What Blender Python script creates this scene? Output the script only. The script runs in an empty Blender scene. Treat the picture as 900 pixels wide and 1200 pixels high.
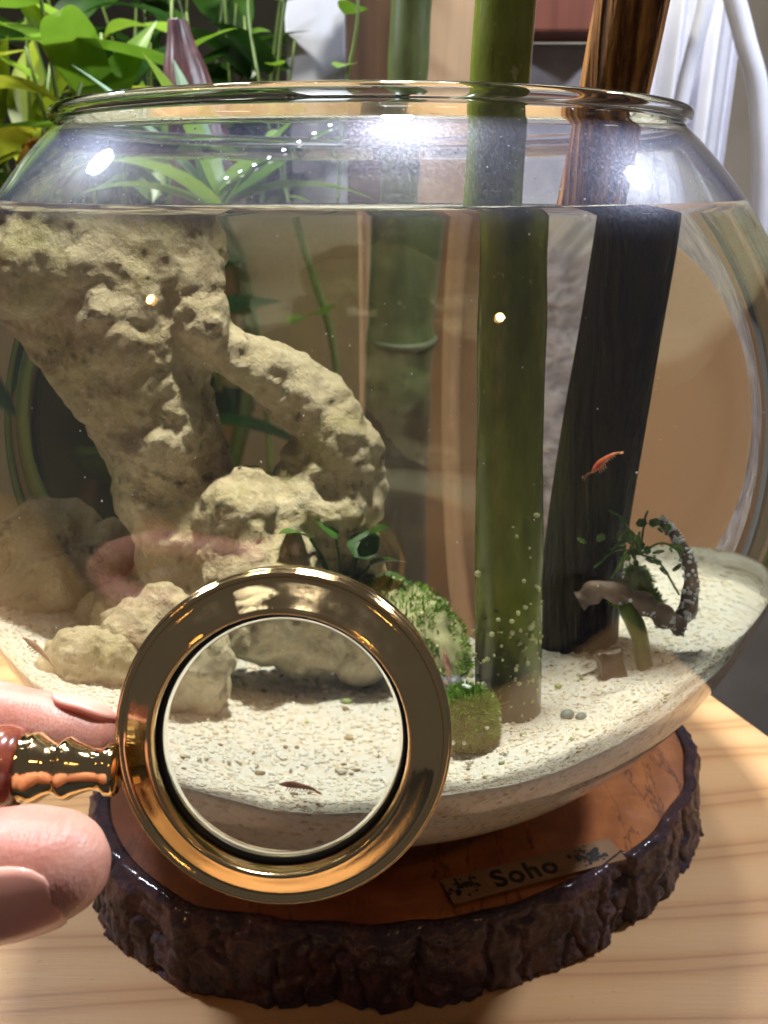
import bpy, bmesh, math, random
from mathutils import Vector, Matrix, noise, Quaternion
R = math.radians
sc = bpy.context.scene
COL = sc.collection
random.seed(7)

# ------------------------------------------------------------------ camera, world, lamps, exposure
T = 0.027                                   # thickness of the wood slice under the bowl (table top is z = 0)
CEN = Vector((0, 0, 0.1615))                # centre of the bowl's ellipsoid
BA, BC = 0.1459, 0.1395                     # its half axes
ZWATER = 0.2388
cd = bpy.data.cameras.new('camera')
cam = bpy.data.objects.new('camera', cd); COL.objects.link(cam)
cam.location = (0.0041, -0.3197, T + 0.2182)
cam.rotation_euler = (math.pi/2 - 0.3417, 0, 0)
cd.sensor_fit = 'VERTICAL'; cd.sensor_height = 36; cd.lens = 1050/1200*36
cd.clip_start = 0.005; cd.clip_end = 20
cd.dof.use_dof = True; cd.dof.focus_distance = 0.19; cd.dof.aperture_fstop = 34
sc.camera = cam

w = bpy.data.worlds.new('World'); sc.world = w; w.use_nodes = True
bgn = w.node_tree.nodes['Background']
bgn.inputs[0].default_value = (0.80, 0.77, 0.82, 1); bgn.inputs[1].default_value = 0.09

def lamp(name, loc, target, power, size, col, caust=False, spread=None):
    l = bpy.data.lights.new(name, 'AREA'); l.shape = 'DISK'; l.size = size; l.energy = power; l.color = col
    if spread: l.spread = R(spread)
    o = bpy.data.objects.new(name, l); COL.objects.link(o); o.location = loc
    d = Vector(target) - Vector(loc); o.rotation_euler = d.to_track_quat('-Z', 'Y').to_euler()
    l.cycles.is_caustics_light = caust
    return o
lamp('overhead_lamp', (0.045, -0.01, 0.80), (0, 0, 0.1), 1.35, 0.06, (0.93, 0.95, 1.0), True, 44)
lamp('left_spot_lamp', (-0.50, 0.19, 0.66), (0, 0, 0.1), 5.2, 0.06, (0.80, 0.88, 1.0), True)
lamp('right_spot_lamp', (0.52, 0.14, 0.68), (0, 0, 0.1), 5.2, 0.06, (0.84, 0.90, 1.0), True)
lamp('room_lamp', (0.62, -0.86, 1.05), (0, 0, 0.1), 0.7, 0.045, (1.0, 0.58, 0.20))
lamp('room_lamp', (-0.74, -0.42, 0.80), (0, 0, 0.1), 0.30, 0.035, (1.0, 0.56, 0.18))
lamp('plant_fill', (-0.25, 0.28, 0.85), (-0.3, 0.5, 0.25), 7.0, 0.08, (1.0, 1.0, 0.86))  # added fill light, no visible source, brightens the plants at the back
lamp('back_fill', (0.16, 0.06, 0.92), (0.03, 0.42, 0.18), 2.6, 0.05, (0.96, 0.96, 1.0))  # added unseen light that lifts the dim panels, stakes and rear cane

for k in range(8):                            # string of small LEDs hung above the bowl
    u = k/7; l = bpy.data.lights.new('strip_led', 'POINT'); l.energy = .035; l.shadow_soft_size = .0045; l.color = (.86, .92, 1)
    o = bpy.data.objects.new('strip_led', l); COL.objects.link(o); o.location = (-.075-.205*u, -.045-.08*u-.02*math.sin(u*3), .80-.05*u)

vs = sc.view_settings
vs.view_transform = 'Standard'; vs.look = 'None'; vs.exposure = 0.12; vs.gamma = 1; vs.use_curve_mapping = False
cy = sc.cycles
cy.max_bounces = 28; cy.transmission_bounces = 24; cy.glossy_bounces = 10; cy.diffuse_bounces = 3
cy.transparent_max_bounces = 12; cy.caustics_refractive = True; cy.caustics_reflective = False
cy.sample_clamp_indirect = 6; cy.sample_clamp_direct = 0; cy.blur_glossy = 0.3
cy.use_denoising = True; cy.use_adaptive_sampling = True; cy.adaptive_threshold = .02; cy.adaptive_min_samples = 24

# ------------------------------------------------------------------ helpers
def put(name, me, mat=None, parent=None, smooth=True):
    o = bpy.data.objects.new(name, me); COL.objects.link(o)
    if mat: me.materials.clear(); me.materials.append(mat)
    if smooth: me.shade_smooth()
    if parent:                                # meshes are written in world coordinates
        o.parent = parent
        if parent.type == 'EMPTY': o.location = -parent.location
    return o
def tag(o, label=None, cat=None, group=None, kind=None):
    for k, v in (('label', label), ('category', cat), ('group', group), ('kind', kind)):
        if v: o[k] = v
    return o
def empty(name, loc, label, cat, group=None):
    o = bpy.data.objects.new(name, None); COL.objects.link(o); o.location = loc; o.empty_display_size = 0.01
    return tag(o, label, cat, group)
def mesh(vs_, fs, name='m'):
    me = bpy.data.meshes.new(name); me.from_pydata([tuple(v) for v in vs_], [], fs); me.update(); return me
def from_bm(bm):
    me = bpy.data.meshes.new('m'); bm.to_mesh(me); bm.free(); me.update(); return me
def box(sx, sy, sz, bev=0.0, seg=2):
    bm = bmesh.new(); bmesh.ops.create_cube(bm, size=1)
    bmesh.ops.scale(bm, vec=(sx, sy, sz), verts=bm.verts)
    if bev: bmesh.ops.bevel(bm, geom=bm.edges[:], offset=bev, segments=seg, affect='EDGES', profile=0.6)
    return from_bm(bm)
def lathe(prof, n=128, closed=False, cap0=False, cap1=False):
    """prof: list of (r, z)."""
    V = []; Fc = []; m = len(prof); idx = []
    for r, z in prof:
        if r < 1e-7: idx.append([len(V)]*n); V.append((0, 0, z))
        else:
            idx.append(list(range(len(V), len(V)+n)))
            V += [(r*math.cos(2*math.pi*k/n), r*math.sin(2*math.pi*k/n), z) for k in range(n)]
    for i in range(m if closed else m-1):
        a, b = idx[i], idx[(i+1) % m]
        for k in range(n):
            k2 = (k+1) % n; q = []
            for t in (a[k], a[k2], b[k2], b[k]):
                if t not in q: q.append(t)
            if len(q) > 2: Fc.append(q)
    if cap0: Fc.append(list(reversed(idx[0])))
    if cap1: Fc.append(idx[-1])
    return mesh(V, Fc)
def spline(pts, n):
    """Catmull-Rom through pts (tuples of any length)."""
    P = [Vector(p) for p in pts]; P = [P[0]*2-P[1]] + P + [P[-1]*2-P[-2]]; out = []
    m = len(P)-3
    for i in range(m*n+1):
        s = min(i//n, m-1); t = i/n - s; a, b, c, d = P[s:s+4]
        out.append(0.5*((2*b)+(c-a)*t+(2*a-5*b+4*c-d)*t*t+(3*b-a-3*c+d)*t**3))
    return out
def tube(path, radii, n=12, cap=True, rough=0.0, freq=100., seed=0, V=None, Fc=None, flat=1.0):
    own = V is None
    if own: V, Fc = [], []
    base = len(V); m = len(path); up = Vector((0.13, 0.27, 0.95)).normalized()
    for i, p in enumerate(path):
        d = (path[min(i+1, m-1)] - path[max(i-1, 0)]).normalized()
        s = d.cross(up)
        if s.length < 1e-4: s = d.cross(Vector((1, 0, 0)))
        s.normalize(); u = s.cross(d)
        for k in range(n):
            a = 2*math.pi*k/n; q = s*math.cos(a)*flat + u*math.sin(a)
            r = radii[i]
            if rough: r *= 1 + rough*noise.noise((p+q*r)*freq + Vector((seed, 0, 0)))
            V.append(p + q*r)
    for i in range(m-1):
        for k in range(n):
            k2 = (k+1) % n
            Fc.append([base+i*n+k, base+i*n+k2, base+(i+1)*n+k2, base+(i+1)*n+k])
    if cap:
        Fc.append([base+k for k in reversed(range(n))]); Fc.append([base+(m-1)*n+k for k in range(n)])
    return mesh(V, Fc) if own else None
def ico(V, Fc, c, r, sub=1, sq=(1, 1, 1), rot=None, cache={}):
    if sub not in cache:
        bm = bmesh.new(); bmesh.ops.create_icosphere(bm, subdivisions=sub, radius=1)
        bm.verts.ensure_lookup_table(); cache[sub] = ([v.co.copy() for v in bm.verts], [[v.index for v in f.verts] for f in bm.faces]); bm.free()
    vv, ff = cache[sub]; b = len(V)
    for v in vv:
        q = Vector((v.x*sq[0]*r, v.y*sq[1]*r, v.z*sq[2]*r))
        if rot: q = rot @ q
        V.append(Vector(c)+q)
    Fc += [[b+i for i in f] for f in ff]
def blob(balls, voxel, smooth=6, disp=(), dec=None):
    """union of balls (x,y,z,r) -> one skin, smoothed, then displaced by noise [(amp, freq)]."""
    V, Fc = [], []
    for x, y, z, r in balls: ico(V, Fc, (x, y, z), r, 2)
    o = bpy.data.objects.new('tmp', mesh(V, Fc)); COL.objects.link(o)
    m = o.modifiers.new('r', 'REMESH'); m.mode = 'VOXEL'; m.voxel_size = voxel
    if smooth:
        s = o.modifiers.new('s', 'SMOOTH'); s.iterations = smooth; s.factor = 0.5
    dg = bpy.context.evaluated_depsgraph_get()
    me = bpy.data.meshes.new_from_object(o.evaluated_get(dg)); bpy.data.objects.remove(o)
    for amp, fr in disp:
        nn = [v.normal.copy() for v in me.vertices]
        for v, n_ in zip(me.vertices, nn):
            v.co += n_*amp*noise.noise(v.co*fr)
        me.update()
    return me
def chain(pts, rs, step=0.35):
    out = []
    for (a, ra), (b, rb) in zip(zip(pts[:-1], rs[:-1]), zip(pts[1:], rs[1:])):
        a, b = Vector(a), Vector(b); k = max(1, int((b-a).length/(min(ra, rb)*step)))
        for i in range(k+1):
            t = i/k; p = a.lerp(b, t); out.append((p.x, p.y, p.z, ra+(rb-ra)*t))
    return out

# ------------------------------------------------------------------ materials
class M:
    """tiny node-graph builder"""
    def __init__(s, name):
        s.m = bpy.data.materials.new(name); s.m.use_nodes = True; s.t = s.m.node_tree; s.t.nodes.clear()
        s.out = s.n('ShaderNodeOutputMaterial')
    def n(s, typ, **k):
        nd = s.t.nodes.new(typ)
        for a, v in k.items(): setattr(nd, a, v)
        return nd
    def l(s, a, b): s.t.links.new(a, b)
    def co(s, scale=(1, 1, 1), rot=(0, 0, 0), kind='Object'):
        c = s.n('ShaderNodeTexCoord'); mp = s.n('ShaderNodeMapping'); mp.inputs['Scale'].default_value = scale; mp.inputs['Rotation'].default_value = rot
        s.l(c.outputs[kind], mp.inputs[0]); return mp.outputs[0]
    def noise(s, v, scale, detail=4, rough=.6, dist=0):
        q = s.n('ShaderNodeTexNoise'); q.inputs['Scale'].default_value = scale; q.inputs['Detail'].default_value = detail
        q.inputs['Roughness'].default_value = rough; q.inputs['Distortion'].default_value = dist; s.l(v, q.inputs['Vector']); return q.outputs[0]
    def voro(s, v, scale, out='Distance'):
        q = s.n('ShaderNodeTexVoronoi'); q.inputs['Scale'].default_value = scale; s.l(v, q.inputs['Vector']); return q.outputs[out]
    def wave(s, v, scale, dist=3, dscale=1.5, detail=3, typ='BANDS', dirn='X', drough=.5):
        q = s.n('ShaderNodeTexWave', wave_type=typ)
        if typ == 'BANDS': q.bands_direction = dirn
        else: q.rings_direction = dirn
        q.inputs['Scale'].default_value = scale; q.inputs['Distortion'].default_value = dist
        q.inputs['Detail Scale'].default_value = dscale; q.inputs['Detail'].default_value = detail; q.inputs['Detail Roughness'].default_value = drough
        s.l(v, q.inputs['Vector']); return q.outputs['Fac']
    def ramp(s, f, stops, interp='LINEAR'):
        q = s.n('ShaderNodeValToRGB'); e = q.color_ramp; e.interpolation = interp
        while len(e.elements) < len(stops): e.elements.new(0.5)
        for el, (p, c) in zip(e.elements, stops): el.position = p; el.color = (*c, 1) if len(c) == 3 else c
        s.l(f, q.inputs[0]); return q.outputs[0]
    def mix(s, f, a, b, blend='MIX'):
        q = s.n('ShaderNodeMix', data_type='RGBA', blend_type=blend)
        for inp, v in ((q.inputs[0], f), (q.inputs[6], a), (q.inputs[7], b)):
            if hasattr(v, 'is_linked'): s.l(v, inp)
            elif isinstance(v, (tuple, list)): inp.default_value = (*v, 1)
            else: inp.default_value = v
        return q.outputs[2]
    def math(s, op, a, b=0.0):
        q = s.n('ShaderNodeMath', operation=op)
        for inp, v in ((q.inputs[0], a), (q.inputs[1], b)):
            if hasattr(v, 'is_linked'): s.l(v, inp)
            else: inp.default_value = v
        return q.outputs[0]
    def bump(s, h, strength=.5, dist=.001, normal=None):
        q = s.n('ShaderNodeBump'); q.inputs['Strength'].default_value = strength; q.inputs['Distance'].default_value = dist
        s.l(h, q.inputs['Height'])
        if normal: s.l(normal, q.inputs['Normal'])
        return q.outputs[0]
    def bsdf(s, col, rough=.5, normal=None, **k):
        p = s.n('ShaderNodeBsdfPrincipled')
        if hasattr(col, 'is_linked'): s.l(col, p.inputs['Base Color'])
        else: p.inputs['Base Color'].default_value = (*col, 1)
        if hasattr(rough, 'is_linked'): s.l(rough, p.inputs['Roughness'])
        else: p.inputs['Roughness'].default_value = rough
        if normal: s.l(normal, p.inputs['Normal'])
        for a, v in k.items(): p.inputs[a.replace('_', ' ')].default_value = v
        return p.outputs[0]
    def done(s, sh): s.l(sh, s.out.inputs[0]); return s.m

def simple(name, c1, c2, scale=60, rough=.6, bump=.3, bd=.001, detail=5, **k):
    m = M(name); v = m.co(); f = m.noise(v, scale, detail)
    return m.done(m.bsdf(m.ramp(f, [(.3, c1), (.7, c2)]), rough, m.bump(f, bump, bd), **k))

def mat_pine():
    m = M('pine'); rot = (0, 0, R(-16))
    w1 = m.wave(m.co((1.5, 4.6, 1), rot), 3.0, 11, .30, 3, dirn='Y', drough=.5); f = m.noise(m.co((5, 70, 5), rot), 6, 4); g = m.noise(m.co((14, 240, 5), rot), 6, 3)
    bl = m.noise(m.co((3, 5, 1)), 2.0, 3)
    c = m.ramp(w1, [(0, (.56, .325, .140)), (.5, (.53, .295, .118)), (.80, (.45, .225, .078)), (.90, (.34, .145, .044)), (.96, (.47, .245, .09))])
    c = m.mix(m.math('MULTIPLY', f, .30), c, (.38, .19, .075)); c = m.mix(m.math('MULTIPLY', bl, .3), c, (.58, .37, .195))
    kn = m.ramp(m.noise(m.co((60, 90, 60)), 6, 2), [(.70, (0,)*3), (.76, (.5,)*3)]); c = m.mix(kn, c, (.25, .12, .05))
    return m.done(m.bsdf(c, m.ramp(f, [(.3, (.38,)*3), (.7, (.58,)*3)]), m.bump(m.math('ADD', f, g), .16, .0006)))
def mat_slice():
    m = M('varnished_wood'); v = m.co()
    r = m.wave(v, 26, 3.0, 9, 3, 'RINGS', 'Z'); n1 = m.noise(v, 14, 5); n2 = m.noise(m.co((1, 1, 1)), 160, 3)
    c = m.ramp(n1, [(.3, (.080, .013, .004)), (.5, (.24, .056, .011)), (.70, (.48, .165, .036))])
    c = m.mix(m.math('MULTIPLY', r, .30), c, (.12, .028, .010)); c = m.mix(m.math('MULTIPLY', n2, .2), c, (.18, .05, .02))
    ck = m.ramp(m.noise(m.co((9, 1.4, 1), (0, 0, .5)), 9, 5, .6), [(.485, (0,)*3), (.5, (.8,)*3), (.515, (0,)*3)]); sp = m.ramp(m.noise(v, 75, 4), [(.62, (0,)*3), (.72, (.7,)*3)])
    c = m.mix(ck, c, (.05, .012, .006)); c = m.mix(sp, c, (.06, .015, .007)); sc_ = m.noise(m.co((30, 2, 1), (0, 0, 1.0)), 30, 3)
    return m.done(m.bsdf(c, .42, m.bump(m.math('ADD', r, sc_), .08, .0006), Coat_Weight=.6, Coat_Roughness=.12))
def mat_bark():
    m = M('bark'); v = m.co(); n1 = m.noise(v, 70, 8, .72); n2 = m.noise(v, 320, 5, .7); vo = m.voro(m.co((1, 1, .55)), 90)
    c = m.ramp(n1, [(.32, (.005, .0014, .002)), (.48, (.030, .008, .007)), (.60, (.085, .026, .014)), (.78, (.22, .10, .048))])
    h = m.math('ADD', m.math('MULTIPLY', n2, .4), m.math('ADD', n1, vo))
    return m.done(m.bsdf(c, m.ramp(n2, [(.3, (.32,)*3), (.7, (.75,)*3)]), m.bump(h, 1.0, .0032), Coat_Weight=.4, Coat_Roughness=.12, Coat_Tint=(.78, .62, 1, 1)))
def mat_glass():
    m = M('bowl_glass'); g = m.n('ShaderNodeBsdfGlass'); g.inputs['IOR'].default_value = 1.5; g.inputs['Roughness'].default_value = 0
    g.inputs['Color'].default_value = (.985, .99, .985, 1)
    v = m.co(); z = m.n('ShaderNodeSeparateXYZ'); m.l(v, z.inputs[0])
    dry = m.ramp(m.math('SUBTRACT', z.outputs[2], ZWATER - .5), [(.499, (.04,)*3), (.504, (1,)*3), (.521, (1,)*3), (.5235, (0,)*3)])
    dust_haze = m.ramp(m.noise(v, 1500, 3, .7), [(.45, (.35,)*3), (.75, (1,)*3)])
    patch = m.ramp(m.noise(v, 14, 2), [(.3, (.55,)*3), (.7, (1,)*3)])
    fac = m.math('MULTIPLY', m.math('MULTIPLY', dust_haze, patch), m.math('MULTIPLY', dry, .10))
    gl = m.n('ShaderNodeBsdfGlossy'); gl.inputs['Roughness'].default_value = .34; gl.inputs['Color'].default_value = (.82, .84, 1, 1)
    df = m.n('ShaderNodeBsdfDiffuse'); df.inputs['Color'].default_value = (.46, .50, 1.0, 1)  # dust film tinted blue, painting in the lilac haze of reflected light
    m1 = m.n('ShaderNodeMixShader'); m1.inputs[0].default_value = .5; m.l(gl.outputs[0], m1.inputs[1]); m.l(df.outputs[0], m1.inputs[2])
    m2 = m.n('ShaderNodeMixShader'); m.l(fac, m2.inputs[0]); m.l(g.outputs[0], m2.inputs[1]); m.l(m1.outputs[0], m2.inputs[2])
    return m.done(m2.outputs[0])
def mat_clear(name, ior, col=(1, 1, 1), dens=None):
    m = M(name); g = m.n('ShaderNodeBsdfGlass'); g.inputs['IOR'].default_value = ior; g.inputs['Roughness'].default_value = 0
    g.inputs['Color'].default_value = (*col, 1)
    if dens:
        a = m.n('ShaderNodeVolumeAbsorption'); a.inputs['Color'].default_value = (*dens[0], 1); a.inputs['Density'].default_value = dens[1]
        m.l(a.outputs[0], m.out.inputs[1])
    return m.done(g.outputs[0])
def mat_sand(name='sand', dark=1.0):
    m = M(name); v = m.co(); n1 = m.noise(v, 900, 2); n2 = m.noise(v, 35, 4); vo = m.voro(v, 700, 'Color'); vd = m.voro(v, 700)
    sp = m.n('ShaderNodeSeparateColor'); m.l(vo, sp.inputs[0])
    c = m.ramp(sp.outputs[0], [(0, (.66, .57, .46)), (.2, (.82, .775, .72)), (.6, (.86, .835, .81)), (.95, (.88, .87, .85)), (.985, (.45, .38, .32))])
    c = m.mix(m.ramp(n2, [(.5, (0,)*3), (.75, (.3,)*3)]), c, (.66, .62, .42))
    return m.done(m.bsdf(c, .75, m.bump(m.math('ADD', vd, n1), .45, .0005)))
def mat_rock():
    m = M('limestone'); v = m.co(); n1 = m.noise(v, 34, 7, .62); n2 = m.noise(v, 130, 5, .7); n3 = m.noise(v, 11, 3); n4 = m.noise(v, 48, 4)
    c = m.ramp(n1, [(.25, (.19, .14, .085)), (.45, (.37, .30, .19)), (.64, (.51, .43, .30)), (.8, (.66, .60, .47))])
    c = m.mix(m.ramp(n4, [(.50, (0,)*3), (.70, (.6,)*3)]), c, (.27, .255, .07))
    c = m.mix(m.ramp(n3, [(.45, (0,)*3), (.7, (.45,)*3)]), c, (.42, .29, .17))
    c = m.mix(m.ramp(n2, [(.57, (0,)*3), (.68, (.85,)*3)]), c, (.09, .065, .04))
    n5 = m.noise(v, 420, 5, .75); pit = m.ramp(m.voro(m.co(), 190), [(.0, (0,)*3), (.30, (1,)*3)]); pn = m.ramp(m.noise(v, 26, 3), [(.5, (0,)*3), (.62, (.9,)*3)])
    c = m.mix(m.math('MULTIPLY', m.math('SUBTRACT', 1.0, pit), pn), c, (.07, .05, .03)); c = m.mix(m.ramp(n5, [(.5, (0,)*3), (.8, (.55,)*3)]), c, (.70, .65, .54))
    h = m.math('ADD', m.math('MULTIPLY', n5, .5), m.math('ADD', n1, m.math('MULTIPLY', n2, .7)))
    return m.done(m.bsdf(c, .85, m.bump(h, .9, .0022)))
def mat_bamboo(name, c1, c2, c3, wet=.25):
    m = M(name); st = m.noise(m.co((1, 1, .06)), 160, 4); n1 = m.noise(m.co((1, 1, .35)), 60, 6, .68); n2 = m.noise(m.co(), 240, 4)
    c = m.mix(m.ramp(n1, [(.35, (0,)*3), (.68, (1,)*3)]), c1, c2); c = m.mix(m.math('MULTIPLY', st, .5), c, c3)
    c = m.mix(m.ramp(n2, [(.66, (0,)*3), (.74, (.6,)*3)]), c, (.38, .36, .16))
    z = m.n('ShaderNodeSeparateXYZ'); m.l(m.co(), z.inputs[0])                # rotted, algae-stained foot
    c = m.mix(m.ramp(m.math('ADD', z.outputs[2], m.math('MULTIPLY', n1, .045)), [(.138, (.9,)*3), (.150, (0,)*3)]), c, (.035, .024, .014))
    return m.done(m.bsdf(c, wet, m.bump(m.math('ADD', st, n1), .3, .0008)))
def mat_stick():
    m = M('brown_wood'); st = m.wave(m.co((1, 1, .035)), 52, 7, 3.5, 4, dirn='X'); s2 = m.noise(m.co((1, 1, .10)), 240, 5, .7); n1 = m.noise(m.co((1, 1, .3)), 40, 4)
    c = m.ramp(m.math('ADD', m.math('MULTIPLY', st, .45), m.math('MULTIPLY', s2, .6)), [(.25, (.04, .016, .006)), (.5, (.20, .080, .022)), (.8, (.44, .20, .055))])
    c = m.mix(m.math('MULTIPLY', n1, .4), c, (.11, .045, .014))
    z = m.n('ShaderNodeSeparateXYZ'); m.l(m.co(), z.inputs[0])            # waterlogged part is darker, greened by algae
    wet = m.ramp(m.math('ADD', z.outputs[2], m.math('MULTIPLY', n1, .012)), [(.2385, (1,)*3), (.248, (0,)*3)])
    c = m.mix(wet, c, m.mix(m.ramp(n1, [(.4, (0,)*3), (.7, (1,)*3)]), (.020, .012, .007), (.055, .058, .013)))
    return m.done(m.bsdf(c, .55, m.bump(m.math('ADD', st, s2), .8, .0016), Specular_IOR_Level=.12))
def mat_skin():
    m = M('skin'); v = m.co(); n1 = m.noise(v, 90, 4); n2 = m.noise(v, 900, 3); vo = m.voro(v, 1500)
    c = m.ramp(n1, [(.3, (.52, .185, .135)), (.5, (.55, .25, .185)), (.7, (.60, .32, .245))]); c = m.mix(m.ramp(m.noise(v, 38, 3), [(.45, (0,)*3), (.7, (.5,)*3)]), c, (.58, .17, .13))
    lines = m.wave(m.co((1, .3, 1), (0, 0, .2)), 500, 4, 2, 2)
    h = m.math('ADD', m.math('ADD', vo, m.math('MULTIPLY', n2, .5)), m.math('MULTIPLY', lines, .3))
    return m.done(m.bsdf(c, .42, m.bump(h, .22, .00022, m.bump(m.noise(m.co((3, .7, .7)), 130, 4, .6), .30, .0008)), Subsurface_Weight=.35, Subsurface_Scale=.006, Subsurface_Radius=(1, .35, .2)))
def mat_leaf(name, c1, c2, scale=30, tr=.35):
    m = M(name); v = m.co(); n1 = m.noise(v, scale, 3); rnd = m.n('ShaderNodeObjectInfo').outputs['Random']
    c = m.ramp(m.math('ADD', m.math('MULTIPLY', n1, .6), m.math('MULTIPLY', rnd, .4)), [(.25, c1), (.75, c2)])
    p = m.bsdf(c, .35, m.bump(n1, .2, .001)); t = m.n('ShaderNodeBsdfTranslucent'); m.l(c, t.inputs[0])
    x = m.n('ShaderNodeMixShader'); x.inputs[0].default_value = tr; m.l(p, x.inputs[1]); m.l(t.outputs[0], x.inputs[2]); return m.done(x.outputs[0])
PINE, SLICE, BARK, GLASS = mat_pine(), mat_slice(), mat_bark(), mat_glass()
WATER = mat_clear('water', 1.333, (1, 1, 1), ((.90, .89, .68), 1.8))
LENS = mat_clear('lens_glass', 1.5)
SAND, ROCK, STICK, SKIN = mat_sand(), mat_rock(), mat_stick(), mat_skin()
BRASS = None
_m = M('brass'); _v = _m.co(); BRASS = _m.done(_m.bsdf((.80, .58, .29), _m.ramp(_m.noise(_v, 260, 4), [(.4, (.07,)*3), (.75, (.17,)*3)]), _m.bump(_m.math('ADD', _m.noise(_v, 1400, 2), _m.noise(_m.co((8, .5, 1), (0, 0, .7)), 900, 2)), .05, .0003), Metallic=1.0))
BAMB = mat_bamboo('green_bamboo', (.11, .145, .008), (.30, .33, .045), (.05, .062, .007))
BAMB2 = mat_bamboo('dark_bamboo', (.050, .070, .020), (.115, .135, .040), (.03, .036, .022), .35)
MOSS = mat_leaf('moss_green', (.06, .16, .010), (.24, .40, .05), 300, .2)
CRUMB = simple('pale_algae_crumbs', (.42, .44, .16), (.72, .70, .46), 300, .7)
LICHEN = simple('white_crust', (.55, .60, .68), (.85, .87, .90), 250, .7)
TWIG = simple('twig_wood', (.07, .04, .03), (.24, .16, .12), 120, .55, .8, .002)
CHIP = simple('bark_chip_wood', (.010, .006, .005), (.06, .03, .018), 150, .4, .8, .002)

# ------------------------------------------------------------------ the setting: table, wall
def table_mesh():
    P = [(-1.1, -0.235), (0.2099+0.387*.235, -0.235), (0.2099-0.387*0.47, 0.47), (-1.1, 0.47)]
    bm = bmesh.new(); f = bm.faces.new([bm.verts.new((x, y, 0)) for x, y in P])
    g = bmesh.ops.extrude_face_region(bm, geom=[f])['geom']
    bmesh.ops.translate(bm, vec=(0, 0, -0.035), verts=[v for v in g if isinstance(v, bmesh.types.BMVert)])
    bmesh.ops.recalc_face_normals(bm, faces=bm.faces)
    bmesh.ops.bevel(bm, geom=[e for e in bm.edges], offset=.003, segments=2, affect='EDGES')
    return from_bm(bm)
tag(put('table', table_mesh(), PINE, smooth=False), 'light pine table top under the wood slice', 'table', kind='structure')
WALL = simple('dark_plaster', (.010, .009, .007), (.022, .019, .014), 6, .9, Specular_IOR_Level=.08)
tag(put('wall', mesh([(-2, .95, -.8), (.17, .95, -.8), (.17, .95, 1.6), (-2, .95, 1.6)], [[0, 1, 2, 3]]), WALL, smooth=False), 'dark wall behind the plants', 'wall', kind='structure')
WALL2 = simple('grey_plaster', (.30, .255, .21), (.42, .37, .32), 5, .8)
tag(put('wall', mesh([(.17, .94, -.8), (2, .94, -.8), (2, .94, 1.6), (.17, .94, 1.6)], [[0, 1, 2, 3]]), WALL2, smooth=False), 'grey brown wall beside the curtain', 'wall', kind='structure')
tag(put('floor', mesh([(-2, -2, -.75), (2, -2, -.75), (2, .96, -.75), (-2, .96, -.75)], [[0, 1, 2, 3]]), simple('floor_stone', (.10, .11, .14), (.16, .17, .20), 8, .6), smooth=False), 'blue grey floor below the table', 'floor', kind='structure')

# ------------------------------------------------------------------ wood slice
SL_R = [(0, .117), (30, .114), (60, .110), (90, .108), (120, .112), (150, .120), (180, .128), (205, .1325), (216, .1315), (230, .1286), (244, .1195), (256, .1137), (270, .109), (284, .106), (299, .1045), (312, .105), (328, .1077), (345, .114), (360, .117)]
def slice_r(a):
    d = math.degrees(a) % 360
    for (p, q), (p2, q2) in zip(SL_R[:-1], SL_R[1:]):
        if d <= p2:
            t = (d-p)/(p2-p); t = t*t*(3-2*t); r = q+(q2-q)*t; break
    if 150 < d < 250: r *= 1+.03*math.sin(math.radians((d-150)*1.8))
    if d > 315 or d < 60: r *= 1.028
    return r*.985*(1+.010*noise.noise(Vector((math.cos(a)*5, math.sin(a)*5, 2))))
SLC = Vector((.018, .006, 0))
slab = empty('wood_slice', SLC, 'round varnished wood slice with dark bark edge under the fish bowl', 'wood slice')
def slice_meshes():
    n = 260; V = [SLC+Vector((0, 0, T))]; Fc = []; rings = 14
    for j in range(1, rings+1):
        for k in range(n):
            a = 2*math.pi*k/n; r = slice_r(a)*.945*j/rings
            p = SLC+Vector((r*math.cos(a), r*math.sin(a), 0)); p.z = T + (.0006*noise.noise(p*45) if j > 8 else 0); V.append(p)
    for k in range(n): Fc.append([0, 1+k, 1+(k+1) % n])
    for j in range(rings-1):
        for k in range(n):
            k2 = (k+1) % n; b = 1+j*n; Fc.append([b+k, b+n+k, b+n+k2, b+k2])
    wood = mesh(V, Fc)
    n = 900; V = []; Fc = []
    prof = [(.925, -.004), (.938, .0008), (.950, .0016), (.965, .0014), (.978, .0004), (.986, -.0012)]
    H = 22
    prof += [(.990+.026*(i/H)**.8, -.0012-(T-.0012)*i/H) for i in range(1, H+1)]
    m = len(prof)
    for k in range(n):
        a = 2*math.pi*k/n; r0 = slice_r(a); d = Vector((math.cos(a), math.sin(a), 0))
        for i, (q, z) in enumerate(prof):
            p = SLC+d*r0*q+Vector((0, 0, T+z))
            wgt = min(1, max(0, (i-1)/4))
            q_ = Vector((p.x*1.0, p.y*1.0, p.z*.22)); crack = abs(noise.noise(q_*85)+.35*noise.noise(p*150)); plate = noise.noise(q_*38+Vector((3, 1, 0)))
            dr = .0030*plate+.0016*noise.noise(p*120)+.0009*noise.noise(p*300)+.0005*noise.noise(p*640)-.0026*max(0, 1-crack/.13)
            if i < 6: dr *= .45
            p += d*dr*wgt
            if i < m-1: p.z += wgt*(.0010*noise.noise(p*150+Vector((5, 0, 0)))+.0006*noise.noise(p*330))
            else: p.z = 0.0004
            V.append(p)
    for k in range(n):
        k2 = (k+1) % n
        for i in range(m-1): Fc.append([k*m+i, k*m+i+1, k2*m+i+1, k2*m+i])
    return wood, mesh(V, Fc)
wm, bkm = slice_meshes()
wood_disc = put('wood_disc', wm, SLICE, slab); put('bark', bkm, BARK, slab)
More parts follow.
